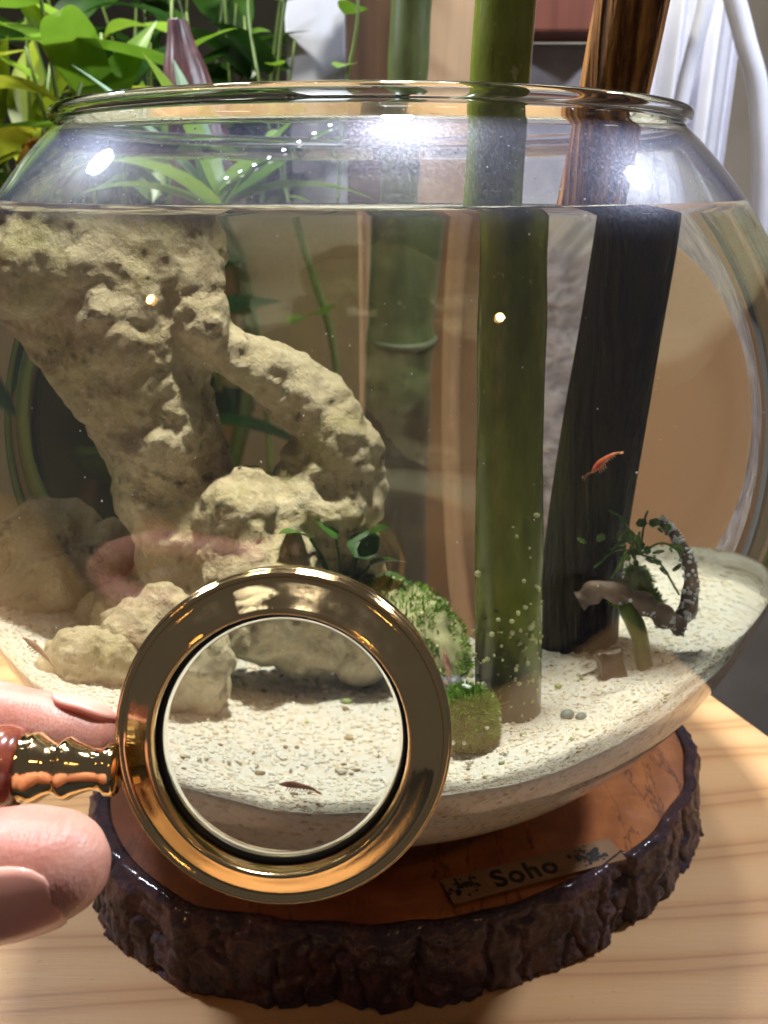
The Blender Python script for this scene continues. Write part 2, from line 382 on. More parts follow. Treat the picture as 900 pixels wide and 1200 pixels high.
# printed paper label glued on the slice
PAPER = simple('label_paper', (.17, .085, .035), (.27, .15, .07), 60, .55, .1)
INK = simple('black_ink', (.010, .008, .008), (.02, .016, .015), 90, .6, .05)
LC = Vector((.0555, -.0732, T+.0012)); LANG = math.atan2(.0205, .060)
Lm = Matrix.Translation(LC) @ Matrix.Rotation(LANG, 4, 'Z')
def flat(me, mtx):
    me.transform(mtx); return me
lab = put('name_label', flat(box(.0645, .0112, .0006), Lm), PAPER, slab, smooth=False)
def text_mesh(s, size):
    c = bpy.data.curves.new('t', 'FONT'); c.body = s; c.size = size; c.align_x = 'CENTER'; c.align_y = 'CENTER'; c.extrude = .00008; c.offset = .00025; c.space_character = 1.15
    o = bpy.data.objects.new('t', c); COL.objects.link(o)
    me = bpy.data.meshes.new_from_object(o.evaluated_get(bpy.context.evaluated_depsgraph_get())); bpy.data.objects.remove(o); return me
put('lettering', flat(text_mesh('Soho', .0105), Lm @ Matrix.Translation((-.004, -.0003, .00042))), INK, lab, smooth=False)
def splat(cx, n, seed):
    rr = random.Random(seed); V, Fc = [], []
    for i in range(n):
        x, y = rr.gauss(0, .0032), rr.gauss(0, .0020)
        y = max(-.0044, min(.0044, y)); x = max(-.0065, min(.0065, x))
        r = rr.uniform(.0003, .0011); b = len(V); q = 7
        V += [Vector((cx+x+r*math.cos(2*math.pi*k/q)*rr.uniform(.6, 1.3), y+r*math.sin(2*math.pi*k/q)*rr.uniform(.6, 1.3), .00044+i*2e-6)) for k in range(q)]
        Fc.append(list(range(b, b+q)))
    return mesh(V, Fc)
put('emblem', flat(splat(.0205, 46, 3), Lm), INK, lab, smooth=False)
put('emblem', flat(splat(-.0255, 40, 5), Lm), INK, lab, smooth=False)

# ------------------------------------------------------------------ fish bowl and water
def er(z, s=0.0):
    """radius of the bowl's ellipsoid, shrunk by s, at height z"""
    q = 1-((z-CEN.z)/(BC-s))**2
    return (BA-s)*math.sqrt(max(q, 0))
TH = .0030
def bowl_profile():
    P = [(0, T+.0022), (.024, T+.0018), (.033, T+.0004), (.037, T+.0002)]      # base with a shallow punt
    a0 = math.asin((T+.0048-CEN.z)/BC); a1 = math.asin(.1030/BC); N = 96
    for i in range(N+1):
        a = a0+(a1-a0)*i/N; P.append((BA*math.cos(a), CEN.z+BC*math.sin(a)))
    zn = CEN.z+.1030
    r_n = er(zn)
    P += [(r_n-.0004, zn+.0006), (r_n+.0003, zn+.0012)]
    rc, zc2, rad = r_n+.0004, zn+.0027, .0019                                   # rolled lip
    for i in range(15):
        a = R(-62)+R(250)*i/14; P.append((rc+rad*math.cos(a), zc2+rad*math.sin(a)*1.0))
    b1 = math.asin(.0995/(BC-TH)); b0 = math.asin((T+.0066-CEN.z)/(BC-TH))
    for i in range(N+1):
        a = b1+(b0-b1)*i/N; P.append(((BA-TH)*math.cos(a), CEN.z+(BC-TH)*math.sin(a)))
    P += [(.02, T+.0064), (0, T+.0063)]
    return P
bowl = empty('fish_bowl', (0, 0, T), 'round clear glass fish bowl filled with water on a wood slice', 'fish bowl')
shell = put('glass_shell', lathe(bowl_profile(), 256), GLASS, bowl)
def water_profile():
    s = TH-.0008; P = [(0, T+.0058), (.02, T+.0059)]; N = 96
    a0 = math.asin((T+.0061-CEN.z)/(BC-s)); a1 = math.asin((ZWATER+.0032-CEN.z)/(BC-s))
    for i in range(N+1):
        a = a0+(a1-a0)*i/N; P.append(((BA-s)*math.cos(a), CEN.z+(BC-s)*math.sin(a)))
    rt = P[-1][0]
    for d, h in ((.0009, .0030), (.0012, .0026), (.0017, .0020), (.0024, .00135), (.0033, .00085), (.0045, .00045), (.0060, .0002), (.008, .00006), (.011, 0)): P.append((rt-d, ZWATER+h))
    P += [(.09, ZWATER), (.06, ZWATER), (.03, ZWATER), (0, ZWATER)]
    return P
water = tag(put('water', lathe(water_profile(), 256), WATER), 'clear greenish water filling the fish bowl', 'water', kind='structure')

# ------------------------------------------------------------------ sand
def sand_h(x, y):
    r2 = (x*x+y*y)/.0144
    pile = .013+.013*max(0, min(1, (-y-.01)/.06))
    h = .1015 + (pile if x > 0 else .020)*(abs(x)/.105)**2.6 + .0015*max(0, y/.1) - .001*(1 if y < -.09 else 0)
    drop = .44 if x < .055 else .44*max(.2, 1-(x-.055)/.03)
    if x < -.03: drop *= max(.45, 1-(-.03-x)/.05)
    if y > 0: h -= drop*(y*y/.012 if y < .006 else y-.003)
    h += 0.0020*noise.noise(Vector((x*38, y*38, 1))) + .0013*noise.noise(Vector((x*95, y*95, 4)))
    return h
def sand_mesh():
    n = 300; S = 26; Tn = 110; s = TH+.0004; V = []; Fc = []
    zb = T+.0072
    for k in range(n):
        a = 2*math.pi*k/n; c, d = math.cos(a), math.sin(a); rc = .12
        for _ in range(12): rc = er(sand_h(rc*c, rc*d), s)
        zt = sand_h(rc*c, rc*d)
        for i in range(S):
            z = zb+(zt-zb)*(i/S)**1.25; r = er(z, s); V.append((r*c, r*d, z))
        for j in range(Tn+1):
            r = rc*(1-j/Tn)+.0005; x, y = r*c, r*d
            g = 0 if j == 0 else .00045*noise.noise(Vector((x*620, y*620, 0)))
            V.append((x, y, sand_h(x, y)+g))
    m = S+Tn+1
    for k in range(n):
        k2 = (k+1) % n
        for i in range(m-1): Fc.append([k*m+i, k2*m+i, k2*m+i+1, k*m+i+1])
    Fc.append([k*m for k in reversed(range(n))]); Fc.append([k*m+m-1 for k in range(n)])
    return mesh(V, Fc)
sand = tag(put('sand', sand_mesh(), SAND), 'pale coral sand bed in the bottom of the fish bowl', 'sand', kind='stuff')
def mat_grain():
    m = M('sand_grain'); g = m.n('ShaderNodeNewGeometry'); 
    c = m.ramp(g.outputs['Random Per Island'], [(0, (.50, .40, .28)), (.06, (.72, .63, .50)), (.3, (.84, .79, .70)), (.7, (.87, .84, .80)), (.985, (.89, .88, .86)), (1, (.55, .46, .38))])
    return m.done(m.bsdf(c, .6))
GRAIN = mat_grain()
def grains(n):
    rr = random.Random(11); V, Fc = [], []
    while n:
        x, y = rr.uniform(-.125, .125), rr.uniform(-.132, .10)
        h = sand_h(x, y)
        if math.hypot(x, y) > er(h, TH+.0012): continue
        if y > -.03 and rr.random() < .55: continue
        n -= 1; r = rr.uniform(.0003, .00075)*(1.5 if rr.random() < .06 else 1)
        ico(V, Fc, (x, y, h+r*.2), r, 1, (rr.uniform(.7, 1.3), rr.uniform(.7, 1.3), rr.uniform(.6, 1)), Matrix.Rotation(rr.uniform(0, 6), 3, 'Z'))
    return mesh(V, Fc)
tag(put('sand_grains', grains(13000), GRAIN, sand, smooth=False), kind='stuff')

def debris(n, r0, r1, seed, box_):
    rr = random.Random(seed); V, Fc = [], []
    while n:
        x, y = rr.uniform(*box_[:2]), rr.uniform(*box_[2:]); h = sand_h(x, y)
        if math.hypot(x, y) > er(h, TH+.003): continue
        n -= 1; ico(V, Fc, (x, y, h+.0003), rr.uniform(r0, r1), 1, (rr.uniform(.5, 1.8), rr.uniform(.5, 1.2), .6), Matrix.Rotation(rr.uniform(0, 6), 3, 'Z'))
    return mesh(V, Fc)
tag(put('brown_crumbs', debris(120, .0003, .0009, 5, (-.10, .11, -.125, .0)), simple('brown_crumb', (.16, .10, .05), (.36, .27, .15), 300, .7), sand), kind='stuff')
tag(put('green_crumbs', debris(70, .0003, .0010, 6, (-.02, .10, -.115, -.01)), simple('green_crumb', (.12, .17, .05), (.32, .36, .14), 300, .7), sand), kind='stuff')
TEAL = simple('teal_pebble', (.05, .10, .11), (.12, .19, .19), 300, .3)
for x, y, r in ((.0500, -.0655, .0016), (.0535, -.0665, .0013)):
    V, Fc = [], []; ico(V, Fc, (x, y, sand_h(x, y)+r*.5), r, 3, (1.2, 1, .8)); me = mesh(V, Fc)
    for v in me.vertices: v.co += v.normal*.0003*noise.noise(v.co*900)
    tag(put('teal_pebble', me, TEAL), ('larger' if r > .0015 else 'smaller')+' of two tiny dark teal pebbles on the sand near the bark chip', 'pebble', 'pair of teal pebbles')

# ------------------------------------------------------------------ rocks in the bowl
def rock_big():
    B = []
    B += chain([(-.078, .012, .208), (-.060, .010, .204)], [.021, .020]); B += chain([(-.088, .012, .214), (-.062, .014, .216)], [.013, .014])
    B += [(-.050, .004, .199, .012), (-.046, -.002, .193, .009), (-.085, .0, .203, .014)]
    B += chain([(-.069, .010, .196), (-.060, .006, .168), (-.054, .004, .146), (-.050, .004, .125), (-.050, .004, .100)], [.024, .0178, .0148, .0160, .02])
    B += chain([(-.047, .006, .188), (-.037, .004, .1815), (-.026, .004, .1755), (-.0155, .004, .167), (-.0075, .004, .156), (-.0055, .005, .143)], [.0115, .0092, .0088, .0098, .0108, .0112])
    B += chain([(-.0065, .004, .142), (-.016, .000, .139), (-.024, -.004, .138)], [.0105, .0105, .0108])
    B += chain([(-.036, -.006, .1395), (-.035, -.007, .126)], [.0145, .0175]); B += [(-.027, -.010, .131, .0105), (-.040, -.006, .122, .014)]
    B += [(-.012, .004, .130, .0125), (-.0155, .004, .150, .0105), (-.0085, .005, .148, .0115), (-.0205, .001, .1435, .0105), (-.020, .004, .126, .0165), (-.028, -.012, .122, .014), (-.006, .008, .118, .012), (-.024, -.006, .128, .012)]
    return blob(B, .0010, 4, [(.0042, 60), (.0018, 130), (.0008, 280), (.0004, 520)])
tag(put('limestone_rock', rock_big(), ROCK), 'tall pitted cream limestone rock with a hole and a bent arm', 'rock')
def small_rock(c, r, sq, seed, label, mat=None):
    rr = random.Random(seed); B = []
    for i in range(7):
        d = Vector((rr.gauss(0, 1), rr.gauss(0, 1), rr.gauss(0, .7))).normalized()*r*.55
        B.append((c[0]+d.x*sq[0], c[1]+d.y*sq[1], c[2]+d.z*sq[2], r*rr.uniform(.42, .66)))
    B.append((*c, r*.7))
    return tag(put('rubble_rock', blob(B, r*.07, 3, [(r*.22, 1.1/r), (r*.12, 2.6/r), (r*.05, 6/r)]), mat or ROCK), label, 'rock', 'coral rubble rocks around the limestone')
small_rock((-.0585, -.030, .1165), .0125, (1.2, .9, .8), 1, 'cream rubble rock against the foot of the tall limestone')
small_rock((-.0740, -.038, .113), .0120, (1.3, 1, .7), 2, 'yellowish low rubble rock on sand beside a slim shrimp')
small_rock((-.086, .018, .118), .0185, (1.3, 1, .9), 3, 'smooth brown rubble rock at the glass behind the others')
small_rock((-.0425, -.052, .1125), .0125, (1.4, .9, .8), 4, 'small mossy rubble rock half sunk in the sand')
small_rock((-.0180, -.040, .1150), .0150, (1.6, .9, .85), 5, 'long rubble rock seen through the magnifying lens')
small_rock((-.066, .0, .113), .0130, (1, 1, .8), 6, 'shaded rubble rock tucked under the tall limestone leg')
GROCK = simple('dark_slate', (.06, .065, .08), (.16, .17, .20), 120, .5, .5)
tag(put('dark_stone', blob([(.004+.006*i, -.040, .1045, .0036-.0004*abs(i-1.5)) for i in range(4)], .0007, 3, [(.0008, 180)]), GROCK), 'small dark slate stone lying flat on the sand', 'stone')

# ------------------------------------------------------------------ moss
def tuft(V, Fc, p, nrm, L, wd, rr):
    t = Vector((rr.gauss(0, 1), rr.gauss(0, 1), rr.gauss(0, 1))); d = (nrm+t*.45).normalized(); s = d.cross(t).normalized()*wd
    b = len(V); q = p+d*L*.6+t*L*.05; V += [p-s, p+s, q+s*.8, q-s*.8, p+d*L]
    Fc += [[b, b+1, b+2, b+3], [b+3, b+2, b+4]]
def fuzz(me, n, L, wd, seed, cond=None, mtx=None):
    rr = random.Random(seed); V, Fc = [], []; polys = me.polygons; k = len(polys)
    while n:
        n -= 1; f = polys[rr.randrange(k)]
        if cond and not cond(f.center, f.normal): continue
        tuft(V, Fc, f.center.copy(), f.normal, L*rr.uniform(.5, 1.3), wd*rr.uniform(.6, 1.2), rr)
    return mesh(V, Fc)
def crumbs(pts, rmin, rmax, seed):
    rr = random.Random(seed); V, Fc = [], []
    for p in pts: ico(V, Fc, p, rr.uniform(rmin, rmax), 1, (rr.uniform(.7, 1.2), rr.uniform(.7, 1.2), rr.uniform(.7, 1.1)))
    return mesh(V, Fc)
# mossy boulder beside the lens
mb = blob([(.0115, -.018, .109, .0125), (.0035, -.010, .112, .0115), (.018, -.022, .104, .010), (-.004, -.006, .113, .010), (.012, -.008, .112, .009)], .0010, 3, [(.003, 90), (.0015, 220)])
MROCK = simple('mossy_stone', (.13, .14, .05), (.44, .42, .24), 80, .8, .7, .002)
moss_rock = empty('mossy_rock', (.0115, -.018, .10), 'lumpy rock overgrown with green moss beside the green bamboo', 'rock')
put('stone', mb, MROCK, moss_rock)
tag(put('moss', fuzz(mb, 5200, .0016, .00022, 2, lambda c, n: n.z > -.2 and noise.noise(c*70) > -.15), MOSS, moss_rock, smooth=False), kind='stuff')
rr = random.Random(4)
tag(put('algae_crumbs', crumbs([v.co+v.normal*.0004 for v in rr.sample(list(mb.vertices), 120) if v.normal.z > 0], .0003, .0010, 3), CRUMB, moss_rock), kind='stuff')
# moss ball
mball = empty('moss_ball', (.0245, -.079, .103), 'fuzzy round green moss ball on sand at the bamboo foot', 'moss ball')
core = blob([(.0245, -.079, .1080, .0076), (.0245, -.0785, .1100, .0074)], .0008, 4, [(.001, 150)])
put('core', core, simple('moss_core', (.05, .09, .010), (.10, .15, .02), 200, .9), mball)
tag(put('fibres', fuzz(core, 6500, .0020, .00016, 7), MOSS, mball, smooth=False), kind='stuff')
rr = random.Random(8)
BUB = simple('white_specks', (.62, .72, .72), (.85, .9, .88), 300, .3)
tag(put('specks', crumbs([v.co+v.normal*.0012 for v in rr.sample(list(core.vertices), 26) if v.normal.y < .2], .0004, .0009, 5), BUB, mball), kind='stuff')

# ------------------------------------------------------------------ bamboo canes and wooden stick
def cane(name, a, b, r0, r1, nodes, mat, label, seed=0, nodemat=None):
    a, b = Vector(a), Vector(b); t = empty(name, a, label, 'bamboo cane')
    N = 120; path = [a.lerp(b, i/N) for i in range(N+1)]
    rad = []
    for i in range(N+1):
        u = i/N; r = r0+(r1-r0)*u
        for q in nodes: r *= 1+.05*math.exp(-((u-q)/.012)**2)-.04*math.exp(-((u-q-.012)/.006)**2)
        rad.append(r)
    path = [p+Vector((.0009*math.sin(i*.06+seed), .0006*math.sin(i*.045), 0)) for i, p in enumerate(path)]
    put('culm', tube(path, rad, 40, True, .07, 50, seed), mat, t)
    for q in nodes:
        c = a.lerp(b, q); d = (b-a).normalized(); r = (r0+(r1-r0)*q)*1.03
        put('node_ring', tube([c-d*.0012, c-d*.0006, c+d*.0006, c+d*.0012], [r*.985, r*1.02, r*1.02, r*.985], 40, True, .03, 80), nodemat or mat, t)
    return t
green = cane('bamboo_cane', (.0335, -.0595, .085), (.0375, -.043, .36), .0087, .0080, (.965,), BAMB, 'green bamboo cane standing in the sand inside the bowl', 1)
# algae-covered foot of the green cane
culm_me = [o for o in green.children if o.name.startswith('culm')][0].data
ALG = mat_leaf('dark_moss', (.025, .045, .006), (.10, .14, .02), 200, .15)
tag(put('moss', fuzz(culm_me, 60000, .0026, .00036, 21, lambda c, n: .108 < c.z < .134+.012*noise.noise(c*120) and noise.noise(c*170) > -.1), ALG, green, smooth=False), kind='stuff')
rr = random.Random(31); pts = []
while len(pts) < 110:
    a = rr.uniform(-2.9, .3); z = rr.gauss(.122, .007) if rr.random() < .7 else rr.uniform(.105, .165)
    if not .100 < z < .17: continue
    if rr.random() < .75: a = rr.gauss(-.75, .45)
    u = (z-.085)/.275; c = Vector((.0335+.004*u, -.0595+.0165*u, z)); pts.append(c+Vector((math.cos(a), math.sin(a), 0))*.0090)
tag(put('algae_crumbs', crumbs(pts, .0002, .0009, 9), CRUMB, green), kind='stuff')
cane('bamboo_cane', (.0005, .200, 0), (.0215, .203, .42), .0112, .0102, (.33, .86), BAMB2, 'dark bluish bamboo cane standing behind the bowl', 2, simple('node_brown', (.035, .04, .015), (.06, .07, .025), 80, .7))
def stick():
    a, b = Vector((.0530, .004, .085)), Vector((.0800, -.044, .355)); N = 140
    t = empty('wooden_stick', a, 'thick grooved brown wooden stick leaning out of the bowl', 'stick')
    V, Fc = [], []; n = 56; d = (b-a).normalized(); s = d.cross(Vector((0, 1, 0))).normalized(); u = s.cross(d)
    for i in range(N+1):
        p = a.lerp(b, i/N); f = i/N
        for k in range(n):
            an = 2*math.pi*k/n
            g = noise.noise(Vector((math.cos(an)*5, math.sin(an)*5, f*2.2)))*.05 + noise.noise(Vector((math.cos(an)*14, math.sin(an)*14, f*5)))*.035
            g += .03*noise.noise(p*40)
            r = .0102*(1+g)*(1+.10*math.exp(-(f/.12)**2)); V.append(p+(s*math.cos(an)+u*math.sin(an)*.92)*r)
    for i in range(N):
        for k in range(n):
            k2 = (k+1) % n; Fc.append([i*n+k, i*n+k2, (i+1)*n+k2, (i+1)*n+k])
    Fc += [[k for k in reversed(range(n))], [N*n+k for k in range(n)]]
    me = mesh(V, Fc); put('shaft', me, STICK, t)
    tag(put('moss', fuzz(me, 2600, .0015, .0003, 5, lambda c, n_: .1 < c.z < .19 and n_.x > .1 and noise.noise(c*90) > .0), ALG, t, smooth=False), kind='stuff')
stick()

# ------------------------------------------------------------------ gnarled twig, chip, plant, shrimps
def twig():
    t = empty('gnarled_twig', (.080, -.022, .118), 'gnarled forked twig with white crust beside the wooden stick', 'twig')
    p1 = spline([(.0545, -.030, .1245), (.060, -.030, .1275), (.067, -.030, .1258), (.074, -.028, .1215), (.0795, -.024, .118)], 8)
    me = tube(p1, [.0027-.0006*math.sin(i*.9) for i in range(len(p1))], 16, True, .35, 220); br = put('branch', me, TWIG, t)
    p2 = spline([(.078, -.024, .116), (.0815, -.022, .122), (.0825, -.019, .130), (.0795, -.016, .1375), (.0755, -.014, .142)], 8)
    me2 = tube(p2, [.0024-.00004*i for i in range(len(p2))], 16, True, .45, 220, 3); br2 = put('branch', me2, TWIG, t)
    p3 = spline([(.066, -.030, .124), (.069, -.032, .118), (.0715, -.034, .103)], 8)
    put('branch', tube(p3, [.0022]*len(p3), 12, True, .3, 220, 5), ALG, t)
    rr = random.Random(2); pts = [v.co+v.normal*.0003 for v in me.vertices if v.normal.z > .15 and v.co.x > .064 and rr.random() < .45]
    pts += [v.co+v.normal*.0003 for v in me2.vertices if v.co.z > .118 and rr.random() < .40]
    tag(put('white_crust', crumbs(pts, .0003, .0009, 2), LICHEN, t), kind='stuff')
    V, Fc = [], []
    for i in range(32):
        c = Vector((.0705+rr.gauss(0, .0045), -.020+rr.gauss(0, .003), .137+rr.gauss(0, .0035)))
        r = rr.uniform(.0006, .0018); ico(V, Fc, c, r, 1, (1, 1, .35), Matrix.Rotation(rr.uniform(0, 6), 3, (rr.random(), rr.random(), rr.random())))
    for i in range(10):
        c = Vector((.0705, -.019, .134)); q = c+Vector((rr.gauss(0, .008), rr.gauss(0, .004), rr.gauss(0, .006)))
        pp = spline([c, c.lerp(q, .5)+Vector((0, 0, .003)), q], 5); tube(pp, [.0003]*len(pp), 5, True, V=V, Fc=Fc)
    tag(put('clinging_moss', mesh(V, Fc), MOSS, t, smooth=False), kind='stuff')
    b = [(.067, -.014, .122, .0042), (.070, -.013, .1255, .0036), (.0725, -.014, .120, .004)]
    lm2 = blob(b, .0006, 3, [(.0014, 200), (.0007, 500)]); al = put('algae_lump', lm2, MROCK, t)
    tag(put('fibres', fuzz(lm2, 1500, .0013, .00018, 3, lambda c, n: noise.noise(c*150) > -.1), MOSS, al, smooth=False), kind='stuff')
twig()
bm = bmesh.new(); bmesh.ops.create_cube(bm, size=1); bmesh.ops.scale(bm, vec=(.0062, .0045, .0088), verts=bm.verts)
bmesh.ops.subdivide_edges(bm, edges=bm.edges[:], cuts=6, use_grid_fill=True)
for v in bm.verts: v.co += Vector((noise.noise(v.co*400), noise.noise(v.co*400+Vector((9, 0, 0))), noise.noise(v.co*400+Vector((0, 9, 0)))))*.0007
chip = put('bark_chip', from_bm(bm), CHIP); chip.location = (.0622, -.036, .1092); chip.rotation_euler = (R(-15), R(-10), R(15))
tag(chip, 'small dark square bark chip stuck upright in the sand', 'bark chip')

def leaf_mesh(L, W, bend=.3, fold=.25, tip=1.0, n=10, base=.35):
    """blade along +Y, bending down in -Z towards the tip"""
    V, Fc = [], []
    for i in range(n+1):
        u = i/n; wv = W*.5*(math.sin(math.pi*min(1, u**base*.5+u*.5))**tip if 0 < u < 1 else .02)
        a = bend*u; y = L*math.sin(a)/bend if abs(bend) > 1e-3 else L*u; z = -L*(1-math.cos(a))/bend if abs(bend) > 1e-3 else 0
        for j in (-1, -.5, 0, .5, 1): V.append((wv*j, y, z+abs(j)*wv*fold))
    for i in range(n):
        for j in range(4): b = i*5+j; Fc.append([b, b+1, b+6, b+5])
    return mesh(V, Fc)
def add_leaf(parent, me, mat, loc, yaw, pitch, roll=0, s=1.0):
    o = bpy.data.objects.new('leaf', me); COL.objects.link(o); o.parent = parent
    if not me.materials: me.materials.append(mat); me.shade_smooth()
    o.location = Vector(loc)-parent.location
    o.rotation_euler = (Matrix.Rotation(yaw, 4, 'Z') @ Matrix.Rotation(pitch, 4, 'X') @ Matrix.Rotation(roll, 4, 'Y')).to_euler()
    o.scale = (s, s, s); return o
DLEAF = mat_leaf('dark_green_leaf', (.015, .055, .008), (.05, .14, .02), 60, .3)
wp = empty('water_plant', (-.008, -.010, .118), 'small dark green leafy plant growing at the limestone arm', 'plant')
lm_ = leaf_mesh(.0105, .0085, .6, .2)
rr = random.Random(12); V, Fc = [], []
for i, (dx, dz, yw, pt) in enumerate([(-.009, .020, 2.2, .6), (-.002, .019, 1.2, .9), (.003, .014, -.9, .7), (.007, .012, -1.3, .3), (-.006, .012, 2.0, .2), (.002, .008, -.5, -.1), (.010, .006, -1.5, .1), (-.002, .007, 2.8, .0), (.005, .017, -2.2, .8)]):
    q = Vector((-.008+dx, -.012+rr.gauss(0, .002), .116+dz)); pp = spline([(-.008+dx*.2, -.010, .114), Vector((-.008+dx*.5, -.011, .114+dz*.6)), q], 5)
    tube(pp, [.0004]*len(pp), 6, True, V=V, Fc=Fc); add_leaf(wp, lm_, DLEAF, q, yw, pt, rr.gauss(0, .3), rr.uniform(.8, 1.2))
put('stems', mesh(V, Fc), DLEAF, wp)

SHRIMP = None
_m = M('shrimp_shell'); _n = _m.noise(_m.co((1, 1, 1)), 330, 3)
_p = _m.bsdf(_m.ramp(_n, [(.35, (.62, .07, .03)), (.55, (.80, .26, .10)), (.72, (.88, .62, .42))]), .3, Subsurface_Weight=.3, Subsurface_Scale=.002)
SHRIMP = _m.done(_p)
def shrimp(loc, L, rot, label, mat):
    t = empty('shrimp', loc, label, 'shrimp', 'tiny shrimps in the bowl'); t.rotation_euler = rot
    P = spline([(-.50, 0, -.02), (-.34, 0, .02), (-.12, 0, .055), (.10, 0, .05), (.30, 0, .02), (.47, 0, -.05)], 6); n = len(P)
    prof = [(0, .015), (.12, .06), (.25, .095), (.38, .11), (.5, .085), (.65, .07), (.8, .05), (.92, .032), (1, .015)]
    def rad(u):
        for (a, ra), (b, rb) in zip(prof[:-1], prof[1:]):
            if u <= b: return ra+(rb-ra)*(u-a)/(b-a)
        return .01
    rads = [rad(i/(n-1))*(1+.06*math.sin(i*2.1)) for i in range(n)]
    def add(name, me, m=None):
        me.transform(Matrix.Scale(L, 4)); o = put(name, me, m or mat); o.parent = t; return o
    add('body', tube(P, rads, 14, True, flat=.75))
    V, Fc = [], []
    for k in range(5):
        ico(V, Fc, (.50+.05*abs(k-2)*-.3, (k-2)*.035, -.075), .06, 1, (1.3, .35, .15), Matrix.Rotation((k-2)*.3, 3, 'Z') @ Matrix.Rotation(.35, 3, 'Y'))
    add('tail_fan', mesh(V, Fc))
    for sgn in (-1, 1):
        for k in range(4):
            x = -.26+.07*k; pp = spline([(x, sgn*.03, -.03), (x-.03, sgn*.07, -.10), (x-.06, sgn*.06, -.17)], 4); add('leg', tube(pp, [.009]*len(pp), 5))
        pp = spline([(-.48, sgn*.02, 0), (-.62, sgn*.05, .03), (-.80, sgn*.10, -.02)], 5); add('antenna', tube(pp, [.006]*len(pp), 5))
        ico_v, ico_f = [], []; ico(ico_v, ico_f, (-.41, sgn*.05, .045), .022, 1); add('eye', mesh(ico_v, ico_f), INK)
        for k in range(4):
            x = .02+.08*k; pp = [Vector((x, sgn*.02, -.02)), Vector((x+.02, sgn*.025, -.075))]; add('swimmeret', tube(pp, [.012, .006], 5))
shrimp((.0590, -.047, .1665), .0090, (0, R(-38), R(8)), 'red and orange shrimp swimming in front of the dark stick', SHRIMP)
PALE = simple('brown_shrimp_shell', (.30, .13, .07), (.55, .33, .22), 400, .35)
shrimp((-.0840, -.083, .1265), .0115, (0, R(38), R(-8)), 'slim brown shrimp close to the glass beside yellowish rubble', PALE)
shrimp((-.0175, -.1195, .1060), .0085, (0, R(6), R(-12)), 'tiny dark red shrimp on the sand inside the lens view', simple('dark_red_shell', (.22, .045, .02), (.42, .13, .06), 400, .35))
shrimp((.0195, -.050, .1130), .0085, (0, R(80), R(20)), 'pale pink shrimp clinging upright between mossy rock and moss ball', simple('pale_pink_shell', (.5, .22, .17), (.68, .42, .34), 400, .35))

# ------------------------------------------------------------------ condensation and floating specks
def droplets(n):
    rr = random.Random(3); V, Fc = [], []
    s = TH+.00005
    while n:
        a = rr.uniform(-math.pi, 0) if rr.random() < .75 else rr.uniform(0, math.pi); z = ZWATER+.003+.023*rr.random()**.8
        r = er(z, s); p = Vector((r*math.cos(a), r*math.sin(a), z)); nn = Vector((p.x/BA**2, p.y/BA**2, (p.z-CEN.z)/BC**2)).normalized()
        q = nn.to_track_quat('Z', 'Y').to_matrix(); rad = rr.uniform(.00012, .00034); ico(V, Fc, p-nn*rad*.2, rad, 1, (1, 1, .45), q); n -= 1
    return mesh(V, Fc)
DROP = simple('mist_drop', (.75, .78, .85), (.9, .92, .97), 300, .15, 0)
tag(put('droplets', droplets(420), DROP, bowl), kind='stuff')
def specks(n):
    rr = random.Random(6); V, Fc = [], []
    while n:
        p = Vector((rr.uniform(-.12, .12), rr.uniform(-.13, .03), rr.uniform(.125, .235)))
        if math.hypot(p.x, p.y) > er(p.z, .006): continue
        ico(V, Fc, p, rr.uniform(.0001, .00028), 1); n -= 1
    return mesh(V, Fc)
tag(put('floating_specks', specks(130), DROP, water), kind='stuff')

# ------------------------------------------------------------------ magnifying glass
MG = empty('magnifying_glass', (-.0123, -.2000, .1639), 'brass magnifying glass held in front of the bowl by a hand', 'magnifying glass')
MG.rotation_euler = (math.pi/2 - 0.3417, 0, 0); MG.scale = (1.045,)*3
def mg(name, me, mat, parent=None, smooth=True):
    o = put(name, me, mat, None, smooth); o.parent = parent or MG; return o
ringp = [(.01935, -.0088), (.01930, -.0030), (.01945, -.0012), (.01970, -.0006), (.01995, -.0005), (.02010, -.0010), (.02025, -.0010), (.02045, -.0012), (.0212, -.0018), (.0226, -.0030), (.0240, -.0043), (.0247, -.0048), (.02485, -.0046), (.0252, -.0044), (.0256, -.0045), (.0258, -.0049), (.0259, -.0054), (.0261, -.0054),
         (.0263, -.0058), (.0263, -.0078), (.0260, -.0082), (.0260, -.0088), (.0263, -.0092), (.0263, -.0118), (.0258, -.0126), (.0205, -.0126), (.0196, -.0118)]
ringp = ringp[::-1]
rim_ = mg('rim', lathe(ringp, 160, closed=True), BRASS)
BLK = simple('lens_gap_black', (.008,)*3, (.015,)*3, 100, .4)
mg('lens_gap', lathe([(.0195, -.0062), (.01905, -.0058), (.0186, -.0050), (.0187, -.0044), (.0192, -.0042), (.0195, -.0046)], 128, closed=True), BLK, rim_)  # black ring stands in for the shaded gap round the lens
def lens_prof(r, th, cr):
    P = []; N = 20
    sag = cr-math.sqrt(cr*cr-r*r)
    P.append((0, th/2+sag))
    for i in range(1, N+1):
        q = r*i/N; P.append((q, th/2+sag-(cr-math.sqrt(cr*cr-q*q))))
    P2 = [(q, -z) for q, z in reversed(P)]
    return [(q, z-.0060) for q, z in reversed(P+P2)]
mg('lens', lathe(lens_prof(.0190, .0012, .34), 128), LENS)
